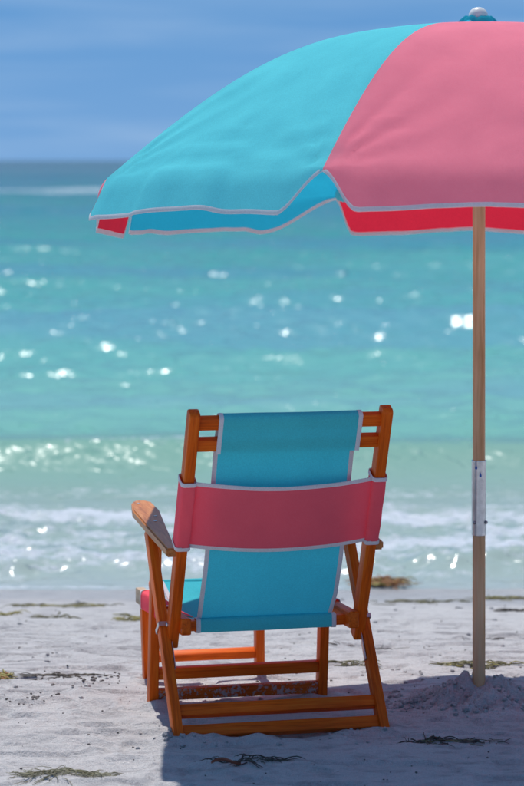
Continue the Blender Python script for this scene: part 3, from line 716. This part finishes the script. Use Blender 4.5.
# legs: A from the armrest to the rear foot, B from the armrest to the middle foot, C under the front
A1 = Vector((0, .345, .452)); A0 = Vector((0, -.006, -.022)); B1 = Vector((0, .415, .462)); B0 = Vector((0, .468, -.03))
C1 = Vector((0, .700, .232)); C0 = Vector((0, .845, -.03))
def nrm_of(a, b):
    d = (b - a).normalized(); n = Vector((0, -d.z, d.y)); return n
AW, BW, CW = .258, .226, .157
for s in (-1, 1):
    la = bar('rear_leg', X(A0, s * AW), X(A1, s * AW), .024, .037, 'wood', chair, nrm_of(A0, A1), .0035)
    bar('middle_leg', X(B0, s * BW), X(B1, s * BW), .0245, .036, 'wood', chair, nrm_of(B0, B1), .0035)
    bar('front_leg', X(C0, s * CW - .004), X(C1, s * CW - .042), .0245, .036, 'wood', chair, nrm_of(C0, C1), .0035)
    # steel keeper: strap round the leg and a strip down its inner side
    d = (A1 - A0).normalized(); n_ = nrm_of(A0, A1); t = (.232 - A0.z) / d.z; c = A0 + d * t
    br = [X(c, s * AW) + Vector((sx_ * .0138, 0, 0)) + n_ * (sn_ * .0205) for sx_, sn_ in ((-1, -1), (1, -1), (1, 1), (-1, 1), (-1, -1))]
    ax = d
    V = []
    for p in br[:4]: V += [p - ax * .006, p + ax * .006]
    # thick strap
    V2 = [v + (v - (X(c, s * AW) + ax * (-.006 if i % 2 == 0 else .006))) * .08 for i, v in enumerate(V)]
    fs = []
    for i in range(4):
        j = (i + 1) % 4; fs += [(8 + 2 * i, 8 + 2 * j, 9 + 2 * j, 9 + 2 * i), (2 * i, 2 * i + 1, 2 * j + 1, 2 * j), (2 * i, 2 * j, 8 + 2 * j, 8 + 2 * i), (2 * i + 1, 9 + 2 * i, 9 + 2 * j, 2 * j + 1)]
    kp = mesh_obj('steel_keeper', V + V2, fs, 'metal', chair)
    q0 = X(c, s * AW - s * .0150) + n_ * .006; q1 = q0 - d * .115
    bar('steel_strip', q1, q0 + d * .004, .003, .014, 'metal', kp, n_, .0008, 1, None)
for z_, mt_ in ((.050, 'wood'), (.006, 'wood')):
    d = (A1 - A0).normalized(); p = A0 + d * ((z_ - A0.z) / d.z)
    bar('rear_leg_rail', X(p, -AW + .0118), X(p, AW - .0118), .030, .0225, mt_, chair, nrm_of(A0, A1), .003)
for z_, mt_ in ((.065, 'wood'), (.010, 'wood_sandy')):
    d = (B1 - B0).normalized(); p = B0 + d * ((z_ - B0.z) / d.z)
    bar('middle_leg_rail', X(p, -BW + .012), X(p, BW - .012), .030, .0225, mt_, chair, nrm_of(B0, B1), .003)
d = (C1 - C0).normalized(); p = C0 + d * ((.042 - C0.z) / d.z)
bar('front_leg_rail', X(p, -CW - .004 + .001), X(p, CW - .012 - .006), .024, .0225, 'wood', chair, nrm_of(C0, C1), .003)
# pivot bolts
for s in (-1, 1):
    b = lathe('pivot_bolt', [(.007, 0), (.007, .003), (.004, .005)], 'metal', chair, 12); b.location = (s * (RW - .0135), .60, .246); b.rotation_euler = (0, -s * math.pi / 2, 0)
    b = lathe('pivot_bolt', [(.006, 0), (.006, .003), (.003, .005)], 'metal', chair, 12); q = on_stile(.245); b.location = (s * (HW + .0135), q.y, q.z); b.rotation_euler = (0, s * math.pi / 2, 0)

# ------------------------------------------------------------------ sand heaped round the pole
rs = np.random.RandomState(4)
def heap_z(x, y):
    r = np.hypot((x + .005) / 1.12, y); a = np.arctan2(y, x)
    rr = r * (1 + .22 * vn(np.cos(a) * 2 + 5, np.sin(a) * 2, 500))
    h = 0.040 * np.exp(-(rr / .08)**2) + .024 * np.exp(-(rr / .16)**2)
    h = h + .018 * np.exp(-(((x + .05) / .03)**2 + ((y + .01) / .03)**2))
    h = h + sstep(.24, .08, r) * 0
    env = 1 - sstep(.08, .24, r)
    h = h + env * (0.034 * fbm(x * 22, y * 22, 510, 4, .6) + .010 * np.abs(fbm(x * 70, y * 70, 515, 2)))
    return h - .010 * sstep(.16, .27, r)
hx = np.linspace(-.30, .30, 170); HX, HY = np.meshgrid(hx, hx, indexing='ij')
HZ = ground(HX + UX, HY + UD, False) + heap_z(HX, HY) - .003
r_ = np.hypot(HX, HY); HZ = np.where(r_ > .285, HZ - .05, HZ)
hp = big_mesh('sand_heap', HX, HY, HZ, {}, 'sand_heap'); hp.location = (UX, UD, 0)
tag(hp, 'small lumpy heap of damp sand packed around the umbrella pole', 'sand heap')
def lump_mesh(name, rad, seed):
    bm = bmesh.new(); bmesh.ops.create_icosphere(bm, subdivisions=2, radius=rad); r0 = random.Random(seed)
    ph = [r0.uniform(0, 6) for _ in range(6)]
    for v in bm.verts:
        d = v.co.normalized(); k = 1 + .28 * math.sin(d.x * 4 + ph[0]) * math.sin(d.y * 5 + ph[1]) + .2 * math.sin(d.z * 7 + ph[2] + d.x * 3)
        v.co = v.co * k; v.co.z *= .75
    return bm
def scatter_lumps(name, spots, mat, parent=None):
    V = []; Fc = []; protos = []
    for k in range(5):
        bm = lump_mesh('l', 1.0, k); bm.verts.ensure_lookup_table(); protos.append(([v.co.copy() for v in bm.verts], [tuple(v.index for v in f.verts) for f in bm.faces])); bm.free()
    rr = random.Random(12)
    for (x, y, z, r) in spots:
        vs, fs = protos[rr.randrange(5)]; a = rr.uniform(0, 6.28); c_, s_ = math.cos(a), math.sin(a); b0 = len(V)
        V += [Vector((x + (v.x * c_ - v.y * s_) * r, y + (v.x * s_ + v.y * c_) * r, z + v.z * r)) for v in vs]; Fc += [tuple(i + b0 for i in f) for f in fs]
    return mesh_obj(name, V, Fc, mat, parent, True)
spots = []
for _ in range(230):
    a = rs.uniform(0, 6.28); r = abs(rs.normal(.13, .055)); x, y = math.cos(a) * r * 1.2, math.sin(a) * r
    z = float(ground(np.array(x + UX), np.array(y + UD), False) + heap_z(np.array(x), np.array(y))); spots.append((x, y, z, .0018 + .006 * rs.uniform()**2))
for _ in range(60):
    x = rs.normal(-.17, .05); y = rs.normal(-.05, .035); z = float(ground(np.array(x + UX), np.array(y + UD), False) + heap_z(np.array(x), np.array(y))); spots.append((x, y, max(z, gz(x + UX, y + UD)), rs.uniform(.002, .008)))
cl = scatter_lumps('sand_clods', spots, 'sand_heap', hp); tag(cl, 'crumbly clods of damp sand', kind='stuff')

# small clods and dark shell bits over the beach
M['shell_dark'] = plain_material('dark_shell_bits', (.20, .175, .16), .8, 0, .5, 60, .3)
spots = []
def add_cluster(px0, py0, px1, py1, n, r0, r1):
    for _ in range(n):
        x, y = px2ground(rs.uniform(px0, px1), rs.uniform(py0, py1)); spots.append((x, y, gz(x, y) + .001, rs.uniform(r0, r1)))
add_cluster(0, 600, 150, 780, 40, .001, .0032); add_cluster(390, 600, 524, 690, 30, .001, .0032)
add_cluster(30, 672, 120, 688, 34, .0015, .0045); add_cluster(80, 676, 110, 682, 12, .003, .0065); add_cluster(0, 695, 60, 705, 20, .002, .006); add_cluster(180, 735, 524, 786, 30, .001, .0025)
add_cluster(170, 640, 400, 690, 30, .0015, .004)
for _ in range(60):
    x, y = rs.uniform(-1.6, 1.6), rs.uniform(5.2, 9.4); spots.append((x, y, gz(x, y) + .001, rs.uniform(.001, .004)))
db = scatter_lumps('shell_fragments', spots, 'shell_dark'); tag(db, 'scattered dark shell and pebble bits on the pale sand', 'shell bits', kind='stuff')
spots = []
add_cluster(0, 600, 524, 700, 90, .003, .009); add_cluster(385, 690, 440, 705, 30, .003, .010); add_cluster(120, 725, 400, 745, 50, .002, .006); add_cluster(160, 736, 185, 742, 10, .004, .009)
cd = scatter_lumps('loose_sand_crumbs', spots, 'sand'); tag(cd, 'loose crumbs of pale sand scattered over the beach', 'sand crumbs', kind='stuff')

# ------------------------------------------------------------------ seaweed
def weed_mat(name, c, c2):
    m, nt, out = new_mat(name); L = nt.links.new
    tc = N(nt, 'TexCoord'); n1 = N(nt, 'TexNoise', inp={'Scale': 35.0, 'Detail': 4.0}); L(tc.outputs['Object'], n1.inputs['Vector'])
    p = N(nt, 'BsdfPrincipled'); L(ramp(nt, n1.outputs['Fac'], [(.35, c), (.65, c2)]).outputs[0], p.inputs['Base Color']); p.inputs['Roughness'].default_value = .65
    L(p.outputs[0], out.inputs[0]); return m
M['weed_olive'] = weed_mat('olive_seaweed', (.10, .085, .035), (.24, .22, .10))
M['weed_dry'] = weed_mat('dry_seagrass', (.15, .14, .085), (.32, .30, .20))
M['weed_dark'] = weed_mat('dark_seaweed', (.045, .035, .03), (.12, .095, .07))
M['weed_orange'] = weed_mat('orange_seaweed', (.26, .10, .03), (.46, .22, .08))
M['weed_yellow'] = weed_mat('yellow_seaweed', (.28, .24, .05), (.45, .38, .12))
M['leaf_red'] = weed_mat('red_brown_leaf', (.20, .055, .03), (.36, .13, .07))
def weed(px0, px1, py, n, mat, label, seed, depth=.05, length=.06, rad=.0011, loft=.010, extra=None, group='strands of washed up seaweed', cat='seaweed', name='seaweed'):
    rr = random.Random(seed); x0, y0 = px2ground(px0, py); x1, _ = px2ground(px1, py); cx_ = (x0 + x1) / 2
    t = empty(name, (cx_, y0, gz(cx_, y0))); tag(t, label, cat, group)
    V = []; Fc = []; V2 = []; F2 = []
    def strand(n_=1):
        u_ = rr.betavariate(1.6, 1.6); x = x0 + (x1 - x0) * u_; y = y0 + rr.gauss(0, depth * .4) * (.4 + 1.2 * u_ * (1 - u_) * 2)
        a = rr.gauss(0, .55) + (math.pi if rr.random() < .5 else 0); ln = length * rr.uniform(.4, 1.4); pts = []; k = rr.uniform(-2.5, 2.5) / max(ln, .02) * .5; m = 6
        lf = loft * rr.random()**2
        for i in range(m):
            x += math.cos(a) * ln / m; y += math.sin(a) * ln / m; a += k * ln / m + rr.gauss(0, .18)
            pts.append(Vector((x - cx_, y - y0, max(gz(x, y), SEA_Z + .005 if y > 10.2 else -9) - t.location.z + .0015 + lf * math.sin(math.pi * i / (m - 1)) + rr.uniform(0, .0015))))
        r = rad * rr.uniform(.6, 1.5); return tube_vf(pts, [r, r, r, r, r * .8, r * .4], 4)
    for i in range(n):
        v, f = strand(); tgt = (V2, F2) if (extra and i % 4 == 0) else (V, Fc); b0 = len(tgt[0]); tgt[0].extend(v); tgt[1].extend(tuple(q + b0 for q in g) for g in f)
    tag(mesh_obj('strands', V, Fc, mat, t, True), kind='stuff')
    if extra: tag(mesh_obj('pale_strands', V2, F2, extra, t, True), kind='stuff')
    return t
weed(14, 108, 774, 230, 'weed_dry', 'flat mat of dry grey green seagrass lying in full sun', 1, .06, .05, .0008, .006, 'weed_olive')
lf = weed(212, 284, 764, 40, 'weed_dark', 'dark twig of seaweed with a reddish leaf in the umbrella shade', 2, .03, .06, .0012, .008)
# a curled leaf on the twig
lx, ly = px2ground(226, 771); V = []
for i in range(9):
    t = i / 8; w = .0095 * math.sin(math.pi * (.08 + .88 * t)); 
    for j in range(5):
        v_ = (j / 4 - .5) * 2; V.append((lx - lf.location.x - .034 + .068 * t, ly - lf.location.y + v_ * w + .016 * t, .006 + .006 * math.sin(t * 5) + .006 * v_ * v_))
mesh_obj('leaf', V, grid_faces(9, 5), 'leaf_red', lf, True)
weed(405, 500, 741, 70, 'weed_dark', 'dark band of seaweed in front of the sand heap', 3, .035, .05, .0011, .006, 'weed_olive')
weed(325, 375, 664, 60, 'weed_olive', 'olive seaweed scraps between the chair and the sand heap', 4, .10, .05, .0011, .006, 'weed_dry')
weed(436, 512, 666, 80, 'weed_olive', 'thin yellow green seaweed line behind the umbrella pole', 5, .05, .05, .0012, .007, 'weed_yellow')
weed(486, 530, 691, 40, 'weed_dark', 'brown seaweed touching the far side of the sand heap', 6, .04, .04, .0012, .008, 'weed_orange')
weed(362, 402, 588, 200, 'weed_orange', 'orange brown heap of seaweed at the edge of the water', 7, .10, .07, .0022, .022, 'weed_yellow')
weed(12, 112, 606, 50, 'weed_olive', 'long greenish wrack line on the damp sand', 8, .10, .09, .0016, .008, 'weed_yellow')
weed(0, 14, 615, 24, 'weed_yellow', 'small yellow clump of seaweed near the end of the greenish wrack line', 9, .08, .05, .0018, .012)
weed(48, 66, 618, 14, 'weed_olive', 'short olive scrap of seaweed on open sand', 10, .06, .06, .002, .012)
weed(118, 146, 618, 34, 'weed_yellow', 'yellow green seaweed clump beside the front chair leg', 11, .10, .05, .0016, .014, 'weed_olive')
weed(28, 112, 676, 45, 'weed_dark', 'thin dark drift line with pebbles on the dry sand', 12, .03, .05, .0012, .004)
weed(-4, 10, 677, 60, 'weed_yellow', 'small mustard yellow tuft at the end of the drift line', 13, .05, .035, .0014, .014, 'weed_orange')
weed(372, 462, 602, 40, 'weed_olive', 'faint olive wrack line between chair and umbrella pole', 14, .10, .08, .0014, .006)
weed(478, 526, 599, 40, 'weed_olive', 'greenish brown seaweed strip on damp sand nearest the water past the pole', 15, .08, .07, .0016, .009, 'weed_yellow')
weed(494, 526, 611, 16, 'weed_dark', 'short dark seaweed scrap just below the greenish brown strip', 16, .06, .06, .002, .008)
weed(310, 400, 646, 20, 'weed_dark', 'sparse dark seaweed threads on sand behind the chair', 17, .10, .05, .001, .004)
weed(460, 524, 638, 16, 'weed_dark', 'sparse dark threads of seaweed far behind the heap', 18, .08, .05, .0012, .004)
